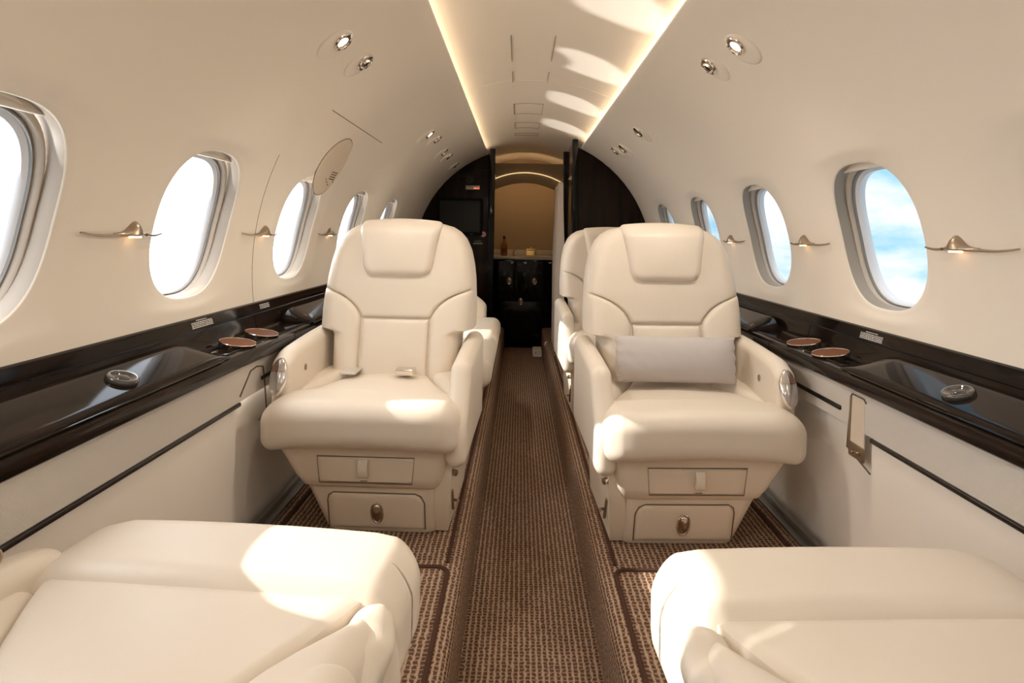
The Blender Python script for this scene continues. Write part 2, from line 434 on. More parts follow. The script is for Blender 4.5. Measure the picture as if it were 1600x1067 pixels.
# ------------------------------------------------------------------ side ledges
def printed(mb, place, rows, w, pitch, h, seed):
    """rows of broken dashes, the size of the small print"""
    rnd = random.Random(seed)
    for i in range(rows):
        x = -w/2; top = -i*pitch
        while x < w/2-.002:
            l = rnd.uniform(.003, .012); l = min(l, w/2-x)
            mb.poly([place(x, top), place(x+l, top), place(x+l, top-h), place(x, top-h)]); x += l+.0015
def ledge(side, label):
    ye = 4.84 if side < 0 else 4.22
    root = empty('side_ledge', (0, 0, 0), label=label, cat='ledge')
    # upper strip against the wall and the hollow face below it
    def sweep(name, prof, y0, y1, m=M['wood'], n=16, sharp=30):
        mb = MB(); rings = [[(side*d, lerp(y0, y1, i/n), z) for d, z in prof] for i in range(n+1)]
        mb.loft(rings); return mb.build(name, m, root, sharp=sharp)
    sweep('upper_strip', [(.925, .815), (.902, .814), (.897, .811), (.890, .784), (.890, .780), (.925, .780)], Y0, ye)
    for a, b in ((Y0, 1.895), (1.899, ye)):
        sweep('back_panel', [(.93, .778), (.889, .778), (.883, .760), (.879, .742), (.872, .732), (.862, .7285), (.862, .724), (.93, .724)], a, b)
        sweep('shelf', [(.865, .728), (.775, .728), (.764, .726), (.757, .719), (.755, .710), (.757, .694), (.762, .690), (.80, .690), (.865, .700)], a, b)
    mb = MB()
    for d in (.785, .852): mb.rbox(min(side*d, side*(d+.004)), max(side*d, side*(d+.004)), 1.52, 2.1, .727, .7305, .0015, 2, 2)
    mb.build('shelf_ridge', M['black'], root)
    # folding-table lids with a rolled end
    def lid(y0, y1, open_front):
        mb = MB(); rings = []
        prof = [(.762, .0), (.7612, .004), (.764, .008), (.78, .014), (.82, .029), (.845, .038), (.862, .044), (.870, .044), (.876, .038), (.878, .0)]
        L = y1-y0; ts = [0]+[.001]*0+[i/14 for i in range(1, 15)]
        ys = []
        r = .085
        for i in range(13):
            a = PI/2*i/12
            ys.append((y1-r+r*math.sin(a), math.cos(a)))
        front = [(y0, 1.0)] if not open_front else [(y0+r-r*math.sin(PI/2*i/12), math.cos(PI/2*i/12)) for i in range(12, -1, -1)]
        for y, k in front+[(lerp(front[-1][0], y1-r, i/8), 1.0) for i in range(1, 8)]+ys:
            k2 = max(.04, k)**.8
            rings.append([(side*(d if True else d), y, .7282+h*k2) for d, h in prof])
        mb.loft(rings); o = mb.build('table_lid', M['wood'], root, sharp=60)
        e = MB(); e.tube([(side*(.7605), y0, .7285), (side*.7605, y1-.05, .7285), (side*.768, y1-.01, .7295), (side*.80, y1+.003, .7295), (side*.85, y1+.003, .7295), (side*.872, y1-.01, .7295)], .0022, 8)
        e.build('lid_edge', M['black'], o)
        return o
    a = lid(-.35, 1.49, False); b = lid(2.08, 3.5, True)
    kx = Vector((-side*.32, 0, .947)); kp = Vector((side*.812, 1.155, .7545))
    k = MB(); k.lathe([(.012, .003), (.018, .005), (.022, .008), (.0255, .009), (.0285, .007), (.0295, .002), (.028, -.004), (.012, -.004)], 48, kp, kx)
    kn = k.build('release_knob', M['crystal'], a, sharp=60)
    k = MB(); k.lathe([(.001, .009), (.008, .008), (.0125, .005), (.0135, .002)], 32, kp, kx, cap=False); k.build('knob_centre', M['crystal'], kn)
    # cup holders
    for (yy, dd) in ((1.635, .815), (1.795, .818)):
        k = MB(); ax = Vector((-side*.16, 0, 1)); c0 = (side*dd, yy, .734)
        k.lathe([(.046, -.010), (.048, .004), (.0485, .0065), (.0475, .008), (.0462, .0072), (.0458, .005), (.030, .003), (.001, .003)], 44, c0, ax)
        h = k.build('cup_holder', M['chrome'], root, fn=lambda c: (c[0], c[1], max(c[2], .7275)))
        k = MB(); k.lathe([(.001, .0052), (.03, .0052), (.0455, .0062), (.0458, .0050)], 44, c0, ax, cap=False); k.build('cup_insert', M['brown'], h)
    # small printed notices on the upper strip
    mb = MB(); s_ = side
    def plc(y):
        def place(u, v): # u along y (reading direction depends on the side)
            t = (.811+v-.784)/.027
            return (s_*(lerp(.890, .897, t)-.0009), y+(-u if s_ > 0 else u), .808+v)
        return place
    if side < 0:
        printed(mb, plc(1.60), 1, .055, .005, .0022, 3); 
        p = plc(1.60); printed(mb, lambda u, v: p(u, v-.005), 4, .105, .0042, .0026, 4)
        mb.build('notice_print', M['paper'], root, flat=True); mb = MB()
        p2 = plc(1.99); printed(mb, lambda u, v: p2(u, v-.004), 3, .075, .0055, .003, 5)
    else:
        p = plc(1.58); printed(mb, lambda u, v: p(u, v-.003), 1, .055, .005, .0022, 6); printed(mb, lambda u, v: p(u, v-.008), 4, .10, .0042, .0026, 7)
    mb.build('notice_print', M['paper'], root, flat=True)
    return root
ledge(-1, 'glossy dark wood ledge under the windows on the monitor side')
ledge(1, 'glossy dark wood ledge under the windows beside the seat with the pillow')

# ------------------------------------------------------------------ seats
def make_seat(name, label, cat, loc, rz=0, sx=1, aisle_arm=.155, aisle_top=.492, outer_top=.505, recline=0.0, belt=None, group=None):
    """local frame: x>0 is the aisle side when sx=1, -y is the front, z=0 the floor; 0,0 front centre"""
    root = empty(name, loc, rz, label=label, cat=cat, group=group)
    L = M['leather']; V = M['vinyl']
    def put(mb, nm, m, par=root, **k): return mb.build(nm, m, par, sx=sx, **k)
    # pedestal --------------------------------------------------
    def rr(x0, x1, y0, y1, z, r=.03, n=6):
        p = []
        for cx, cy, a0 in ((x1-r, y1-r, 0), (x0+r, y1-r, 90), (x0+r, y0+r, 180), (x1-r, y0+r, 270)):
            for i in range(n+1):
                a = math.radians(a0+90*i/n); p.append((cx+r*math.cos(a), cy+r*math.sin(a), z))
        return p
    mb = MB(); mb.loft([rr(-.245, .243, .055, .50, .285), rr(-.243, .243, .055, .50, .262), rr(-.196, .224, .068, .50, .175), rr(-.180, .214, .076, .49, .150), rr(-.164, .204, .090, .48, .140)])
    put(mb, 'upper_skirt', V)
    mb = MB(); mb.loft([rr(-.170, .212, .092, .48, .143), rr(-.168, .212, .092, .48, .135), rr(-.122, .204, .120, .48, .012), rr(-.116, .198, .125, .48, .002)])
    put(mb, 'pedestal', V)
    mb = MB(); mb.rbox(.165, .185, .14, .30, -.002, .01, .003, 2, 2); put(mb, 'floor_fitting', M['dark']); mb = MB(); mb.rbox(-.12, -.10, .16, .40, -.002, .006, .002, 2, 2); put(mb, 'floor_fitting', M['dark'])
    fy = lambda z: lerp(.068, .055, (z-.175)/.087)      # front face of the skirt
    def quad_pad(x0, x1, z0, z1, fyf, T, er, slant=0.0):
        m_ = MB(); m_.pad(z0, z1, lambda z: x0+slant*(z1-z), lambda z: x1-2*slant*(z1-z)*.8, T, .004, er, lambda u, v, h: (u, fyf(v)-h, v), nu=12, nv=10); return m_
    up = put(quad_pad(-.122, .142, .163, .236, fy, .004, .005, .06), 'upper_drawer', V)
    mb = MB(); zz = [(-.126, .161), (.145, .161), (.145, .238), (-.126, .238)]
    mb.tube([(a+(.05*(.238-b) if a < 0 else -.1*(.238-b)), fy(b)-.0006, b) for a, b in zz], .0016, 6, closed=True); put(mb, 'drawer_gap', M['seam'], up)
    mb = MB(); mb.rbox(-.010, .018, fy(.2)-.014, fy(.2)-.003, .182, .233, .004, 3, 3, f=lambda x, y, z: (x, y-.008*math.sin(PI*(z-.182)/.051), z)); put(mb, 'pull_strap', L, up)
    mb = MB(); mb.rbox(-.006, .014, fy(.17)-.0055, fy(.17)-.003, .168, .170, .0008, 1, 1); put(mb, 'print_line', M['seam'], up)
    fy2 = lambda z: lerp(.120, .092, (z-.012)/.123)
    mb = MB()
    mb.pad(.014, .122, lambda z: -.106+.012*sm((z-.10)/.022), lambda z: .166-.018*sm((z-.095)/.027), .006, .004, .012, lambda u, v, h: (u, fy2(v)-.001-h, v), nu=16, nv=14)
    dr = put(mb, 'lower_drawer', V)
    mb = MB(); mb.tube([(x, fy2(z)-.001, z) for x, z in ((-.108, .014), (-.108, .10), (-.104, .115), (-.09, .124), (.142, .124), (.158, .116), (.168, .095), (.168, .014))], .0018, 6); put(mb, 'drawer_gap', M['seam'], dr)
    hy = 0; tl = lambda c: (c[0], c[1]+fy2(c[2])-.010, c[2])
    mb = MB(); mb.tube([(.034+.0165*math.cos(t*PI/16), hy, .066+.031*math.sin(t*PI/16)) for t in range(32)], .0028, 8, closed=True)
    hd = put(mb, 'handle', M['chrome'], dr, fn=tl)
    mb = MB(); mb.ell((.034, hy+.002, .066), (.0155, .005, .030)); put(mb, 'handle_cup', M['nickel'], hd, fn=tl)
    mb = MB(); mb.ell((.034, hy-.002, .079), (.0115, .006, .014)); put(mb, 'latch', M['chrome'], hd, fn=tl)
    # side plate with levers on the aisle side
    mb = MB(); mb.prism([(.200, .088, .150), (.205, .082, .262), (.205, .48, .262), (.190, .48, .012), (.186, .135, .004), (.192, .110, .07)], (.044, 0, 0)); pl = put(mb, 'side_panel', V)
    mb = MB(); mb.tube([(.242, .125, .125), (.238, .185, .045)], .004, 8); mb.tube([(.238, .165, .08), (.256, .15, .085), (.258, .135, .089)], .0045, 8); put(mb, 'lever', M['nickel'], pl)
    mb = MB(); mb.lathe([(.0, 0), (.009, .001), (.009, .012), (.0, .014)], 16, (.246, .105, .185), (1, -.6, 0)); put(mb, 'screw', M['nickel'], pl)
    # cushion ----------------------------------------------------
    def roll(x, y, z):
        t = x/.28
        z += .008*(1-t*t)-.012*sm((abs(t)-.75)/.25)
        y += .022*sm((abs(t)-.70)/.30)*(1 if y < .09 else .3)
        if y < .05: y -= .006*math.cos(PI*(z-.33)/.15)
        return (x, y, z-.008*(t*t)*(1 if z < .3 else 0))
    mb = MB(); mb.rbox(-.283, .268, 0, .188, .262, .392, .046, 14, 6, f=roll); cu = put(mb, 'thigh_roll', L)
    mb = MB(); mb.rbox(-.252, .250, .09, .50, .264, .350, .03, 6, 4); put(mb, 'seat_cushion', L)
    seam = lambda y: lerp(.232, .118, sm((y-.15)/.30)**.8)
    mb = MB(); mb.pad(.165, .50, lambda y: -seam(y), seam, .028, .02, .018, lambda u, v, h: (u, v, .357+h), puff=.010); put(mb, 'seat_panel', L)
    for q in (-1, 1):
        mb = MB(); mb.pad(.178, .475, lambda y: seam(y)-.004, lambda y: .254, .046, .02, .034, lambda u, v, h, q=q: (q*u, v, .354+h*(.62+.38*sm((v-.19)/.16))), puff=.004, nu=16, nv=26); put(mb, 'bolster', L)
    # gathered leather between roll and arm, aisle side
    mb = MB(); mb.rbox(.205, .272, .165, .34, .265, .388, .03, 8, 4, f=lambda x, y, z: (x+.005*math.sin(75*y+45*z)-.012*sm((.37-z)/.05)*sm((y-.18)/.05), y, z-.006-.04*sm((y-.2)/.14)+.005*math.sin(95*y+60*x))); put(mb, 'side_gusset', L)
    # backrest ---------------------------------------------------
    hinge = Vector((0, .45, .36)); cr, sr = math.cos(recline), math.sin(recline)
    def bk(x, z, h, wrap=.10):
        y = .425+(z-.38)*.20-h-wrap*x*x
        if recline:
            dy, dz = y-hinge.y, z-hinge.z
            y, z = hinge.y+dy*cr+dz*sr, hinge.z-dy*sr+dz*cr
        return (x, y, z)
    HW = [(.33, .205), (.40, .212), (.523, .218), (.533, .262), (.60, .263), (.70, .257), (.75, .250), (.80, .238), (.84, .219), (.865, .196), (.882, .168), (.892, .13), (.899, .07)]
    hw = lambda z: interp(HW, z)
    def fr(t): t = max(0.0, min(1.0, t)); return math.sqrt(max(0.0, 1-(1-t)**2))
    def sh(x, z): return .055*fr((hw(z)-abs(x))/.06)*fr((.899-z)/.05)*fr((z-.33)/.05)-.02
    mb = MB(); mb.pad(.33, .899, lambda z: -hw(z), hw, .055, .06, .05, lambda u, v, h: bk(u, v, sh(u, v) if h > -.05 else h-.02), nu=34, nv=60); put(mb, 'backrest', L)
    arc = lambda z: .116 if z < .562 else .116+.150*(1-(1-min(1, (z-.562)/.105)**1.8)**.6)
    mb = MB(); mb.pad(.572, .890, lambda z: -min(arc(z), hw(z)-.004), lambda z: min(arc(z), hw(z)-.004), .013, .012, .014, lambda u, v, h: bk(u, v, h*fr((hw(v)-abs(u))/.07)+sh(u, v)), puff=.008, nu=36, nv=48); put(mb, 'back_panel', L)
    mb = MB(); mb.pad(.362, .568, lambda z: -.113, lambda z: .113, .012, .012, .014, lambda u, v, h: bk(u, v, h+sh(u, v)), puff=.010); put(mb, 'lumbar_panel', L)
    for q in (-1, 1):
        mb = MB(); mb.pad(.362, .664, lambda z: arc(z)+.003, lambda z: max(arc(z)+.004, hw(z)-.003), .018, .012, .022, lambda u, v, h, q=q: bk(q*u, v, h+sh(u, v)), puff=.008, nu=22, nv=36); put(mb, 'side_bolster', L)
    def hl(z):
        b = .118+.028*(z-.712)/.19
        t, t2 = (z-.705)/.045, (.908-z)/.03
        return b-.045*(1-fr(t))-.022*(1-fr(t2))
    mb = MB(); mb.pad(.705, .908, lambda z: -hl(z), hl, .036, .02, .030, lambda u, v, h: bk(u, v-.010*(u/.145)**2*sm((v-.8)/.1), h+.036-.018*sm((v-.86)/.05)), puff=.012, nu=30, nv=34); put(mb, 'headrest', L)
    # armrests ---------------------------------------------------
    a0 = aisle_arm; at = aisle_top
    def af(x, y, z):
        t = (y-a0)/(.57-a0)
        y2 = y-.105*sm((.50-z)/.22)*(1-sm(t/.5)) if a0 < .3 else y
        if z > .35: z += -.010*(1-t)*(1-t)+.022*t
        return (x, y2, z)
    mb = MB(); mb.rbox(.226, .287, a0, .57, .21 if a0 < .3 else .235, at, .029, 8, 5, f=af); put(mb, 'armrest', L)
    o0 = .115
    def of(x, y, z):
        t = max(0, min(1, (y-o0)/(.56-o0)))
        if z > .36:
            z += .03*math.sin(t*PI/2)-(.020*(1-sm(t/.16)))*sm((z-.36)/.1)
        return (x, y, z)
    mb = MB(); mb.rbox(-.290, -.232, o0, .56, .255, outer_top, .026, 14, 5, f=of); oa = put(mb, 'armrest', L)
    zt = outer_top-.075
    # remote pad, tilted with the rounded arm front
    def tilt(c): # c: local (x, n, s) -> pill lies on the arm front
        n_, s_ = c[1], c[2]; a = math.radians(24)
        return (c[0], o0+.001-n_*math.cos(a)+s_*math.sin(a)-.003, zt+.010+n_*math.sin(a)+s_*math.cos(a))
    mb = MB(); mb.ell((-.261, 0, 0), (.0255, .016, .055)); cp = put(mb, 'control_pad', M['chrome'], oa, fn=tilt)
    def cap(s0, s1, x0, x1):
        m_ = MB(); P = []
        for i in range(9):
            s_ = lerp(s0, s1, i/8); k = math.sqrt(max(0, 1-(s_/.0525)**2)); row = []
            for j in range(7):
                x = lerp(x0, x1, j/6)*k
                row.append((-.261+x, .016*math.sqrt(max(.0, 1-(x/.0255)**2-(s_/.055)**2))+.0014, s_))
            P.append(row)
        m_.grid(P); return m_
    put(cap(-.051, .010, -.021, .021), 'control_face', M['pad2'], cp, fn=tilt)
    put(cap(.012, .051, -.021, -.001), 'control_button', M['pad1'], cp, fn=tilt); put(cap(.012, .051, .001, .021), 'control_button', M['pad2'], cp, fn=tilt)
    mb = MB(); mb.tube([(-.2305, .235+.006*math.cos(t*PI/8), .442+.009*math.sin(t*PI/8)) for t in range(16)], .0016, 6, closed=True); mb.lathe([(.0, 0), (.005, .0005), (.0, .001)], 12, (-.2325, .235, .442), (1, 0, 0)); put(mb, 'arm_button', M['nickel'], oa)
    if belt:
        for (x, y, ln, chromed) in belt:
            z = .405
            mb = MB(); mb.rbox(x-.016, x+.016, y, .47, z-.003, z+.0015, .001, 2, 2, f=lambda a, b, c, y=y: (a, b, c+.012*sm((b-y-.03)/.05)))
            st = put(mb, 'seat_belt', M['belt'])
            mb = MB()
            if chromed: mb.rbox(x-.030, x+.030, y-.035, y+.015, z-.002, z+.017, .004, 3, 3)
            else: mb.rbox(x-.026, x+.026, y-.055, y+.015, z-.002, z+.006, .002, 2, 2)
            put(mb, 'buckle', M['chrome'] if chromed else M['satin'], st)
    return root

SXL, SXR = -.457, .445
seat_l = make_seat('cabin_seat', 'cream leather cabin seat with open belt buckles lying on its cushion', 'seat', (SXL-.014, 1.585, FZ), -.03, 1, belt=[(-.125, .365, .1, False), (.055, .345, .1, True)])
seat_r = make_seat('cabin_seat', 'cream leather cabin seat holding the grey oblong pillow', 'seat', (SXR+.012, 1.545, FZ), .03, -1)
seat_b = copy_tree(seat_r); seat_b.location = (SXR+.012, 2.74, FZ); seat_b['label'] = 'cream leather seat half hidden behind the seat with the pillow'
make_seat('cabin_seat', 'cream leather seat facing the one with open buckles, bright sunlit corner', 'seat', (SXL+.010, .965, FZ), PI-.075, -1, aisle_arm=.36, aisle_top=.455, outer_top=.405, recline=math.radians(72))
make_seat('cabin_seat', 'cream leather seat facing the one with the grey pillow, cushion seen from above', 'seat', (SXR-.026, .925, FZ), PI+.04, 1, aisle_arm=.36, aisle_top=.455, outer_top=.405, recline=math.radians(72))

# pillow
mb = MB(); P1, P2 = [], []
for sgn, P in ((1, P1), (-1, P2)):
    for i in range(25):
        v = -math.cos(PI*i/24); row = []
        for j in range(41):
            u = -math.cos(PI*j/40)
            h = .052*(max(0, 1-abs(u)**5)**.6)*(max(0, 1-abs(v)**2.4)**.55)
            x = u*.184*(1-.03*(1-abs(u)**2)*0)*(1+.012*abs(v)**3); z = v*.070*(1+.03*abs(u)**4)
            row.append((x+.002*math.sin(14*v), sgn*h+.0015*math.sin(23*u+9*v)*(1-abs(v)), z))
        P.append(row)
mb.grid(P1); mb.grid(P2)
o = mb.build('pillow', M['pillow'], sharp=80, loc=(.447, 1.855, FZ+.478)); o.rotation_euler = (math.radians(-12), 0, math.radians(-1.5))
tag(o, 'grey woven oblong pillow standing on the seat against its backrest', 'pillow')

# divan behind the buckled seat
dv = empty('divan', (-.50, 2.35, FZ), label='cream leather side couch behind the seat with open buckles', cat='couch')
for y0, y1 in ((.0, .60), (.605, 1.22)):
    mb = MB(); mb.rbox(-.285, .352, y0, y1, .235, .362, .05, 8, 5, f=lambda x, y, z, a=y0, b=y1: (x, y, z+.010*math.sin(PI*(y-a)/(b-a)))); mb.build('seat_cushion', M['leather'], dv)
mb = MB(); mb.rbox(-.28, .22, .05, 1.2, .0, .24, .02, 3, 3); mb.build('couch_base', M['vinyl'], dv)
mb = MB(); mb.rbox(-.285, -.22, .0, 1.22, .33, .488, .03, 6, 4); mb.build('couch_back', M['leather'], dv)
mb = MB(); mb.rbox(-.25, .262, 1.222, 1.30, .20, .52, .037, 6, 5, f=lambda x, y, z: (x, y, z-.07*sm((x-.14)/.12)*sm((z-.3)/.2))); mb.build('end_arm', M['leather'], dv)

# ------------------------------------------------------------------ lights, vents, sconces on the side skin
def wall_frame(side, x, y):
    """frame on the skin at cabin x: n into the cabin, t down the curve"""
    a = math.acos(abs(x)/R); p = Vector(W(side, y, a*R)); n_ = Vector((-side*math.cos(a), 0, -math.sin(a))); t = Vector((side*math.sin(a), 0, -math.cos(a)))
    return p, n_, t
def fixture(kind, side, x, y, label, group, r=.058, lit=True):
    p, n_, t = wall_frame(side, x, y); yv = Vector((0, 1, 0))
    root = empty(kind, p, label=label, cat='light' if kind == 'reading_light' else 'vent', group=group)
    def T(c): return t*c[0]+yv*c[1]+n_*c[2]
    mb = MB(); mb.lathe([(r, -.003), (r, .001), (r*.96, .004), (r*.9, .0055), (r*.7, .0075), (.002, .009)], 40); mb.build('fairing', M['wall'], root, fn=T)
    mb = MB(); c = -.024
    mb.tube([(c+.026*math.cos(k*PI/16), .030*math.sin(k*PI/16), .0085+.004*math.cos(k*PI/16)) for k in range(32)], .005, 8, closed=True); mb.build('socket_ring', M['chrome'], root, fn=T)
    mb = MB(); mb.lathe([(.027, .008), (.018, .002), (.002, .001)], 32, (c, 0, .0005)); mb.build('socket', M['nickel'] if lit else M['chrome'], root, fn=T, sharp=60)
    if kind == 'reading_light':
        mb = MB(); mb.lathe([(.002, 0), (.0170, .0005), (.0178, -.002)], 28, (c+.003, 0, .0085)); mb.build('lens', M['lamp'] if lit else M['nickel'], root, fn=T)
    else:
        mb = MB(); mb.lathe([(.018, 0), (.019, .006), (.015, .0115), (.0145, .006), (.002, .005)], 28, (c+.003, 0, .006)); nz = mb.build('nozzle', M['chrome'], root, fn=T)
        mb = MB(); mb.lathe([(.002, .0005), (.0115, 0)], 24, (c+.003, 0, .0145)); mb.build('nozzle_hole', M['dark'], nz, fn=T)
    if kind == 'reading_light' and lit:
        l = bpy.data.lights.new('reading_or_fill_lamp', 'SPOT'); l.energy = 11; l.color = (1, .91, .80); l.spot_size = math.radians(165); l.spot_blend = 1; l.shadow_soft_size = .02
        lo = bpy.data.objects.new('reading_or_fill_lamp', l); COL.objects.link(lo); lo.parent = root; lo.location = T((-.02, 0, .02)); lo.rotation_euler = (n_+Vector((0, 0, -.6))).to_track_quat('-Z', 'Y').to_euler()
    return root
LT = 'overhead reading lights'; VT = 'overhead air nozzles'
for (k, s_, x, y, lab, lit) in (
    ('reading_light', -1, .56, 1.63, 'glowing reading light on the monitor side, nearest above the window', True),
    ('air_vent', -1, .555, 1.84, 'chrome air nozzle next to the glowing reading light, monitor side', True),
    ('reading_light', -1, .555, 3.17, 'small lit reading light, second along the monitor side', True),
    ('air_vent', -1, .545, 3.38, 'air nozzle just beyond the second reading light, monitor side', True),
    ('reading_light', -1, .56, 3.82, 'unlit reading light, third along the monitor side', False),
    ('air_vent', -1, .555, 4.05, 'air nozzle beside the third reading light, monitor side', True),
    ('air_vent', -1, .56, 4.53, 'air nozzle nearest the monitor partition', True),
    ('reading_light', 1, .555, 1.62, 'glowing reading light above the large window with clouds', True),
    ('air_vent', 1, .55, 1.83, 'chrome air nozzle beside the glowing reading light above the clouds window', True),
    ('reading_light', 1, .56, 2.97, 'unlit reading light midway along the curtain side', False),
    ('reading_light', 1, .57, 3.48, 'unlit reading light close to the dark partition, curtain side', False),
    ('air_vent', 1, .555, 3.66, 'air nozzle close to the dark partition, curtain side', True)):
    fixture(k, s_, x, y, lab, LT if k == 'reading_light' else VT, r=.060 if k == 'reading_light' else .052, lit=lit)

def sconce(side, y, label):
    zc = 1.040; d = d_at(zc); root = empty('wall_sconce', (side*d, y, zc), label=label, cat='light', group='metal wall sconces between the windows')
    q = 1 if side < 0 else 1
    mb = MB(); rings = []
    for i in range(15):
        t = i/14; yy = lerp(-.055, .040, t)
        h = .004+.024*math.exp(-((yy-.004)/.020)**2)+.003*math.exp(-((yy)/.04)**2); dep = .006+.017*math.exp(-((yy-.002)/.026)**2)
        rings.append([(-side*dep*(.15+.85*max(0, math.cos(a)))*1.0, yy, -.006+(h if math.sin(a) > 0 else .004)*math.sin(a)) for a in [2*PI*k/16 for k in range(16)]])
    mb.loft(rings); mb.build('metal_body', M['nickel'], root)
    for a, b, dip in ((-.055, -.155, .003), (.040, .100, .002)):
        mb = MB(); mb.tube([(-side*(.006+.004*(1-t)), lerp(a, b, t), -.006+dip*t*t*1.6-.002*math.sin(PI*t)) for t in [i/10 for i in range(11)]], [.0034-.0014*i/10 for i in range(11)], 8); mb.build('rod', M['nickel'], root)
    mb = MB(); mb.rbox(-.004, .004, -.018, .016, -.0125, -.0095, .001, 2, 2); o = mb.build('lens', M['lampdim'], root, loc=(-side*.011, 0, 0))
for s_, y, lab in ((-1, 1.285, 'bronze wall sconce between the two nearest windows, monitor side'), (-1, 1.945, 'bronze wall sconce second along the monitor side wall'), (-1, 2.61, 'small bronze wall sconce just before the couch window, monitor side'),
                   (-1, .5, 'bronze wall sconce beside the nearest window, monitor side'), (1, 1.255, 'bronze wall sconce in front of the large window with clouds'), (1, 1.93, 'bronze wall sconce between the two windows showing clouds'), (1, 2.60, 'bronze wall sconce partly hidden by the pillow seat headrest')):
    if y > .6: sconce(s_, y, lab)

# speaker cover above the third window, monitor side
yc = 2.32; sc0 = R*.525
root = empty('speaker_cover', W(-1, yc, sc0), label='oval beige cover with punched holes set in the curved wall', cat='cover')
o_ = Vector(root.location); mb = MB(); N = 40
rings = [[Vector(W(-1, yc+.125*s_*math.sin(2*PI*k/N), sc0+.125*s_*math.cos(2*PI*k/N), -h))-o_ for k in range(N)] for s_, h in ((1, -.003), (1, .002), (.97, .004), (.85, .005), (.5, .006), (.03, .006))]
mb.grid(rings, close_u=True); mb.build('cover_plate', M['vinyl'], root)
mb = MB(); mb.tube([Vector(W(-1, yc+.127*math.sin(2*PI*k/N), sc0+.127*math.cos(2*PI*k/N), 0))-o_ for k in range(N)], .0016, 6, closed=True); mb.build('cover_edge', M['seam'], root)
mb = MB()
for i in range(6):
    for j in range(4): mb.ell(Vector(W(-1, yc+.03+i*.011, sc0-.02-j*.010, -.0062))-o_, (.0022, .003, .003), 8, 6)
for a, b in ((.0, -.055), (.02, -.065), (.045, -.075), (.09, -.06)): mb.ell(Vector(W(-1, yc+a, sc0+b, -.0062))-o_, (.002, .004, .004), 8, 6)
mb.build('punched_hole', M['seam'], root)

# ------------------------------------------------------------------ forward partitions
def arc_poly(x0, y, z0, side, Rr=R-.001, n=24):
    """from the inner edge x0 round the skin down to z0"""
    a0 = math.acos(abs(x0)/Rr); a1 = math.asin((z0-ZC)/Rr)
    return [(x0, y, z0)]+[(side*Rr*math.cos(lerp(a0, a1, i/n)), y, ZC+Rr*math.sin(lerp(a0, a1, i/n))) for i in range(n+1)]
YB = 4.87; XB = -.285
mb = MB(); mb.prism(arc_poly(XB, YB, .2, -1), (0, .05, 0)); bl = mb.build('partition_left', M['partwood'], sharp=30); bl['kind'] = 'structure'
mb = MB(); mb.rbox(XB-.02, XB+.03, YB-.02, YB+.07, 0, 1.745, .008, 3, 3); mb.build('door_jamb', M['black'], bl)
mb = MB()
for i in range(5): mb.rbox(-.56+i*.035, -.42+i*.028, YB-.003, YB+.002, 1.515+i*.014, 1.519+i*.014, .001, 1, 1)
mb.build('vent_slot', M['dark'], bl)
mb = MB(); mb.lathe([(0, 0), (.03, .002), (.035, 0)], 20, (-.46, YB-.001, 1.49), (0, -1, 0)); mb.build('hook_plate', M['dark'], bl)
YP = 4.26; XP = .335
mb = MB(); mb.prism(arc_poly(XP, YP, .2, 1), (0, .05, 0)); pr = mb.build('partition_right', M['partwood'], sharp=30); pr['kind'] = 'structure'
mb = MB(); mb.rbox(XP-.015, XP+.03, YP-.02, YP+.07, .1, 1.735, .008, 3, 3); mb.build('edge_post', M['black'], pr)
mb = MB(); mb.rbox(.30, .34, YB-.03, YB+.03, 0, 1.73, .008, 3, 3); mb.build('door_jamb', M['black'], pr)
mb = MB(); mb.rbox(.325, .335, YP+.05, YB, .1, 1.72, .003, 3, 3); mb.build('closet_panel', M['wood'], pr)
# curtain drawn back against the closet panel
mb = MB(); P = []
for i in range(19):
    t = i/18; z = lerp(1.42, .205, t); row = []
    for j in range(61):
        u = j/60; amp = .012+.012*sm(t*2)
        row.append((.245+1.3*amp*math.cos(u*PI*11)+.006*t, YP-.01+.42*u, z+.004*math.sin(u*19)))
    P.append(row)
mb.grid(P)
cur = empty('curtain', (0, 0, 0), label='beige curtain gathered at the edge of the dark partition', cat='curtain')
c_ = mb.build('cloth', M['curtain'], cur, sharp=80); md = c_.modifiers.new('thick', 'SOLIDIFY'); md.thickness = .003
mb = MB(); mb.tube([(.245, YP-.02, 1.425), (.245, YB-.05, 1.425)], .006, 8); mb.build('curtain_rail', M['nickel'], cur)

# monitor on the left partition
mo = empty('wall_monitor', (-.535, YB, 1.185), label='dark flat monitor mounted on the glossy wood partition', cat='monitor')
mb = MB(); mb.rbox(-.185, .185, -.030, 0, -.150, .150, .008, 3, 3); mb.build('bezel', M['plastic'], mo)
mb = MB(); mb.rbox(-.165, .165, -.0315, -.029, -.124, .128, .001, 2, 2); mb.build('screen', M['screen'], mo)
mb = MB(); mb.rbox(.09, .11, -.0325, -.030, -.141, -.138, .0008, 1, 1); mb.build('maker_mark', M['paperdim'], mo)
sg = empty('lit_sign', (-.435, YB, 1.425), label='small lit sign above the monitor, orange at one end', cat='sign')
mb = MB(); mb.rbox(-.057, .057, -.008, 0, -.017, .017, .002, 2, 2); mb.build('sign_panel', M['nickel'], sg)
mb = MB(); printed(mb, lambda u, v: (-.028+u, -.0086, -.003+v), 1, .045, .01, .006, 11); mb.build('grey_lettering', M['paper'], sg, flat=True)
mb = MB(); printed(mb, lambda u, v: (.030+u, -.0086, -.001+v), 1, .046, .01, .010, 12); mb.build('orange_lettering', M['sign'], sg, flat=True)
ns = empty('no_smoking_sign', (-.343, YB, 1.045), label='round pale no smoking sign under the monitor corner', cat='sign')
mb = MB(); mb.lathe([(0, .004), (.022, .004), (.023, 0)], 32, (0, 0, 0), (0, -1, 0)); mb.build('disc', M['pink'], ns)
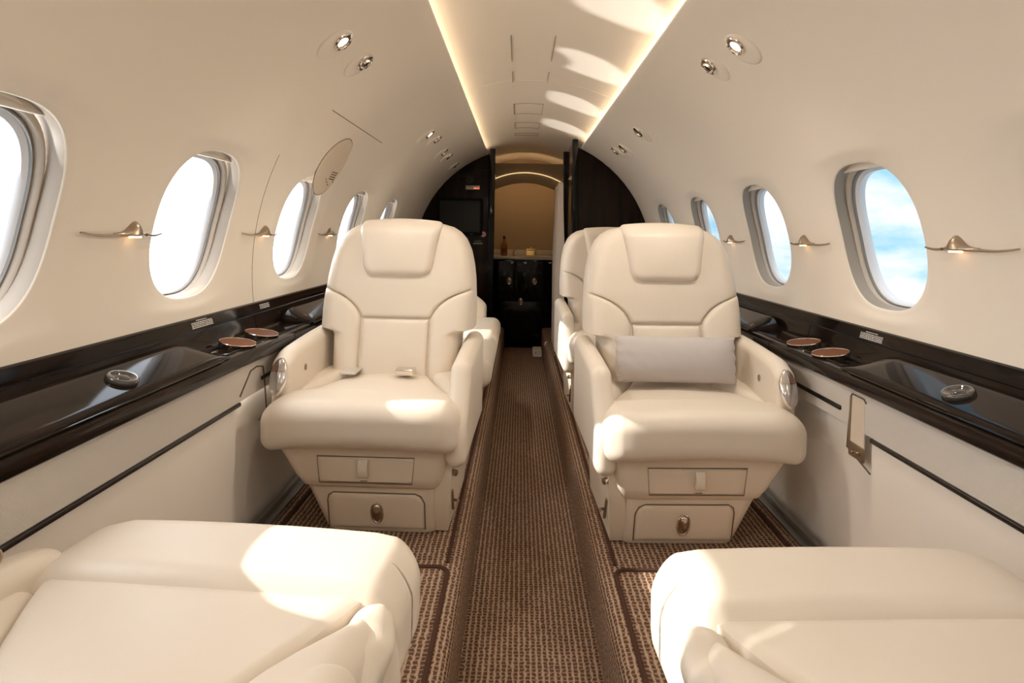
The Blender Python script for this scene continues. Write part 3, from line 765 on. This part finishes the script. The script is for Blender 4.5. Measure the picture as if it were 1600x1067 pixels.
mb = MB(); mb.tube([(.0185*math.cos(k*PI/16), -.0045, .0185*math.sin(k*PI/16)) for k in range(32)], .0018, 6, closed=True); mb.tube([(-.012, -.0045, .012), (.012, -.0045, -.012)], .0018, 6); mb.build('red_ring', M['red'], ns)
mb = MB(); mb.rbox(-.011, .009, -.0055, -.004, -.003, .002, .0005, 1, 1); mb.tube([(.011, -.0045, .0), (.013, -.0045, .006)], .001, 6); mb.build('cigarette', M['dark'], ns)
nt_ = empty('notice_plate', (-.385, YB, .975), label='two lines of small print below the no smoking sign', cat='sign')
mb = MB(); printed(mb, lambda u, v: (.0+u, -.001, .015+v), 1, .055, .01, .004, 21); printed(mb, lambda u, v: (u, -.001, -.002+v), 1, .075, .01, .009, 22); mb.build('print', M['paperdim'], nt_, flat=True)

# ------------------------------------------------------------------ galley beyond the doorway
YG = 5.52; CZ = .845
mb = MB(); mb.grid([[(x, 5.98, z) for x in (-1, 0, 1)] for z in (0, .9, 1.85)]); o = mb.build('wall_front', M['galley']); o['kind'] = 'structure'
for sd, nm in ((-1, 'wall_galley_left'), (1, 'wall_galley_right')):
    mb = MB(); mb.rbox(min(sd*.42, sd*.44), max(sd*.42, sd*.44), YB+.06, 5.97, 0, 1.69, .002, 2, 2); o = mb.build(nm, M['galley']); o['kind'] = 'structure'
def arch(y0, y1, ztop, zin, nm, m, rin):
    mb_ = MB(); P = []
    for i in range(31):
        x = lerp(-.42, .42, i/30); zi = zin-(rin-math.sqrt(rin*rin-x*x)); P.append(((x, y0, zi), (x, y0, ztop-.0*(x*x)), (x, y1, ztop), (x, y1, zi)))
    mb_.loft([list(p) for p in P]); return mb_.build(nm, m)
ah = arch(5.46, 5.52, 1.70, 1.525, 'galley_arch', M['galley'], .62); ah['kind'] = 'structure'
mb = MB(); mb.tube([(lerp(-.40, .40, i/30), 5.452, 1.615-(.62-math.sqrt(.62**2-lerp(-.40, .40, i/30)**2))*.9) for i in range(31)], .003, 8); mb.build('arch_light', M['gled'], ah)
mb = MB(); mb.tube([(lerp(-.38, .38, i/30), 5.60, 1.57-(.62-math.sqrt(.62**2-lerp(-.38, .38, i/30)**2))) for i in range(31)], .005, 8); mb.build('arch_light', M['gwash'], ah)
ga = empty('galley_cabinet', (0, YG, 0), label='black gloss galley cabinet at the end of the aisle', cat='cabinet')
mb = MB(); mb.rbox(-.41, .41, 0, .44, 0, CZ-.03, .004, 2, 2); mb.build('body', M['black'], ga)
def door(x0, x1, z0, z1, hx, hz):
    m_ = MB(); m_.rbox(x0, x1, -.014, -.001, z0, z1, .004, 3, 2); d = m_.build('door', M['black'], ga)
    m_ = MB(); m_.tube([(hx+.019*math.cos(k*PI/16), -.016, hz+.029*math.sin(k*PI/16)) for k in range(32)], .0035, 8, closed=True); m_.ell((hx, -.015, hz), (.018, .004, .028), 20, 10); m_.ell((hx, -.018, hz+.012), (.012, .006, .013), 16, 10)
    m_.build('handle', M['gold'] if hx == 9 else M['chrome'], d)
door(-.405, -.07, .44, .80, -.135, .618); door(-.062, .405, .44, .80, .098, .618); door(-.405, .405, .03, .43, -.025, .34+.09)
o = ga.children[-1]
mb = MB(); mb.rbox(-.41, .41, -.03, .45, CZ-.028, CZ, .004, 3, 2); mb.rbox(-.41, .41, .40, .45, CZ, CZ+.05, .004, 2, 2); ct = mb.build('worktop', M['stone'], ga)
bt = empty('bottle', (-.19, YG+.10, CZ+.0006), label='amber glass bottle standing on the galley worktop', cat='bottle')
mb = MB(); mb.lathe([(.0, 0), (.030, .001), (.032, .01), (.032, .095), (.026, .115), (.013, .130), (.0115, .160), (.0, .161)], 28); mb.build('body', M['amber'], bt)
mb = MB(); mb.lathe([(0, 0), (.0125, 0), (.0125, .026), (0, .027)], 20, (0, 0, .158)); mb.build('cap', M['dark'], bt)
mb = MB(); mb.lathe([(.0326, .03), (.0328, .03), (.0328, .075), (.0326, .075)], 28); mb.build('paper_label', M['brown'], bt)
fc = empty('faucet', (-.10, YG+.10, CZ+.0006), label='slim bronze faucet on the galley worktop beside the bottle', cat='faucet')
mb = MB(); mb.lathe([(0, 0), (.016, 0), (.014, .015), (.008, .02), (.008, .045), (0, .047)], 20); mb.build('base', M['nickel'], fc)
mb = MB(); mb.tube([(0, 0, .04), (.02, -.005, .065), (.05, -.012, .088), (.075, -.02, .095), (.082, -.02, .085)], .006, 8); mb.build('spout', M['nickel'], fc)
bx = empty('gold_box', (.065, YG+.08, CZ+.0005), label='small shiny gold box in the middle of the galley worktop', cat='box')
mb = MB(); mb.rbox(-.048, .048, -.03, .03, 0, .055, .006, 3, 3); mb.build('body', M['gold'], bx)
mb = MB(); mb.rbox(-.05, .05, -.032, .032, .056, .07, .005, 3, 3); mb.ell((0, 0, .078), (.010, .010, .009), 14, 8); mb.build('lid', M['gold'], bx)
cd = empty('folded_card', (.305, YG+.10, CZ+.0006), label='pale folded card standing at the curtain end of the galley worktop', cat='card')
mb = MB(); mb.prism([(-.03, -.02, 0), (-.03, -.018, .085), (-.03, .0, .088), (-.03, .02, 0), (-.03, .018, 0), (-.03, 0, .085), (-.03, -.018, 0)], (.06, 0, 0)); mb.build('card', M['paper'], cd, flat=True)
jb = empty('threshold_box', (.120, 5.2, 0), label='low pale box on the floor by the foot of the curtain', cat='box')
mb = MB(); mb.rbox(-.035, .045, -.10, .10, 0.0005, .055, .008, 3, 3); mb.build('body', M['lower'], jb)
mb = MB(); mb.lathe([(0, 0), (.006, .001), (0, .002)], 12, (-.01, -.10, .035), (0, -1, 0)); mb.build('screw', M['nickel'], jb)

# ------------------------------------------------------------------ light
w = bpy.data.worlds.new('sky'); SC.world = w; w.use_nodes = True; nt = w.node_tree; bg = nt.nodes['Background']
tc = nt.nodes.new('ShaderNodeTexCoord'); mp = nt.nodes.new('ShaderNodeMapping'); mp.inputs['Scale'].default_value = (1, 1, 2.6)
nz = nt.nodes.new('ShaderNodeTexNoise'); nz.inputs['Scale'].default_value = 3.2; nz.inputs['Detail'].default_value = 6; nz.inputs['Roughness'].default_value = .55
nt.links.new(tc.outputs['Generated'], mp.inputs[0]); nt.links.new(mp.outputs[0], nz.inputs['Vector'])
r = nt.nodes.new('ShaderNodeValToRGB'); e = r.color_ramp.elements
e[0].position = .47; e[0].color = (.36, .70, .93, 1); e[1].position = .60; e[1].color = (1.05, 1.05, 1.05, 1)
nt.links.new(nz.outputs['Fac'], r.inputs['Fac'])
# brighter haze round the sun (which stands off the monitor side)
SUN = Vector((1.0, -.06, -.57)).normalized()
dt = nt.nodes.new('ShaderNodeVectorMath'); dt.operation = 'DOT_PRODUCT'; dt.inputs[1].default_value = -SUN
nt.links.new(tc.outputs['Generated'], dt.inputs[0])
mr = nt.nodes.new('ShaderNodeMapRange'); mr.inputs['From Min'].default_value = .1; mr.inputs['From Max'].default_value = .95; mr.inputs['To Min'].default_value = 0; mr.inputs['To Max'].default_value = 1.0
nt.links.new(dt.outputs['Value'], mr.inputs['Value'])
mxn = nt.nodes.new('ShaderNodeMix'); mxn.data_type = 'RGBA'; nt.links.new(mr.outputs[0], mxn.inputs['Factor'])
nt.links.new(r.outputs['Color'], mxn.inputs[6]); mxn.inputs[7].default_value = (6.6, 6.9, 7.3, 1)
nt.links.new(mxn.outputs[2], bg.inputs['Color']); bg.inputs['Strength'].default_value = 1.0

def lamp(kind, name, loc, energy, col, **k):
    l = bpy.data.lights.new(name, kind); l.energy = energy; l.color = col
    for a, b in k.items(): setattr(l, a, b)
    o = bpy.data.objects.new(name, l); COL.objects.link(o); o.location = loc; return o
s = lamp('SUN', 'sun', (-4, 0, 4), 6.0, (1, .95, .86), angle=.009); s.rotation_euler = SUN.to_track_quat('-Z', 'Y').to_euler()
# glint thrown up by the sunlit wing below the windows
G = Vector((1.0, .24, .60)).normalized()
s = lamp('SUN', 'wing_glint', (-4, 0, -3), 3.0, (1, .97, .92), angle=.03); s.rotation_euler = G.to_track_quat('-Z', 'Y').to_euler()

# unseen fill spots, added without fixtures behind the viewpoint to brighten the lower panels
for x, y in ((-.56, .25), (.56, .25), (-.56, -.55), (.56, -.55)):
    p, n_, t = wall_frame(1 if x > 0 else -1, x, y)
    o = lamp('SPOT', 'reading_or_fill_lamp', p+n_*.03, 3.6, (1, .93, .84), spot_size=math.radians(165), spot_blend=1, shadow_soft_size=.03)
    o.rotation_euler = (n_+Vector((0, .35, -.5))).to_track_quat('-Z', 'Y').to_euler()

# ------------------------------------------------------------------ camera
cam = bpy.data.cameras.new('camera'); co = bpy.data.objects.new('camera', cam); COL.objects.link(co)
cam.sensor_width = 36; cam.lens = 930/1600*36; cam.clip_start = .01
cam.shift_x = -12/1600; cam.shift_y = -(533.5-366)/1600
co.location = (-.045, 0, 1.05)
roll = math.radians(1.0)
co.rotation_euler = (Matrix.Rotation(PI/2, 4, 'X') @ Matrix.Rotation(roll, 4, 'Z')).to_euler()
SC.camera = co
v = SC.view_settings; v.view_transform = 'Standard'; v.look = 'None'; v.exposure = 0.24; v.gamma = 1.0; v.use_curve_mapping = False
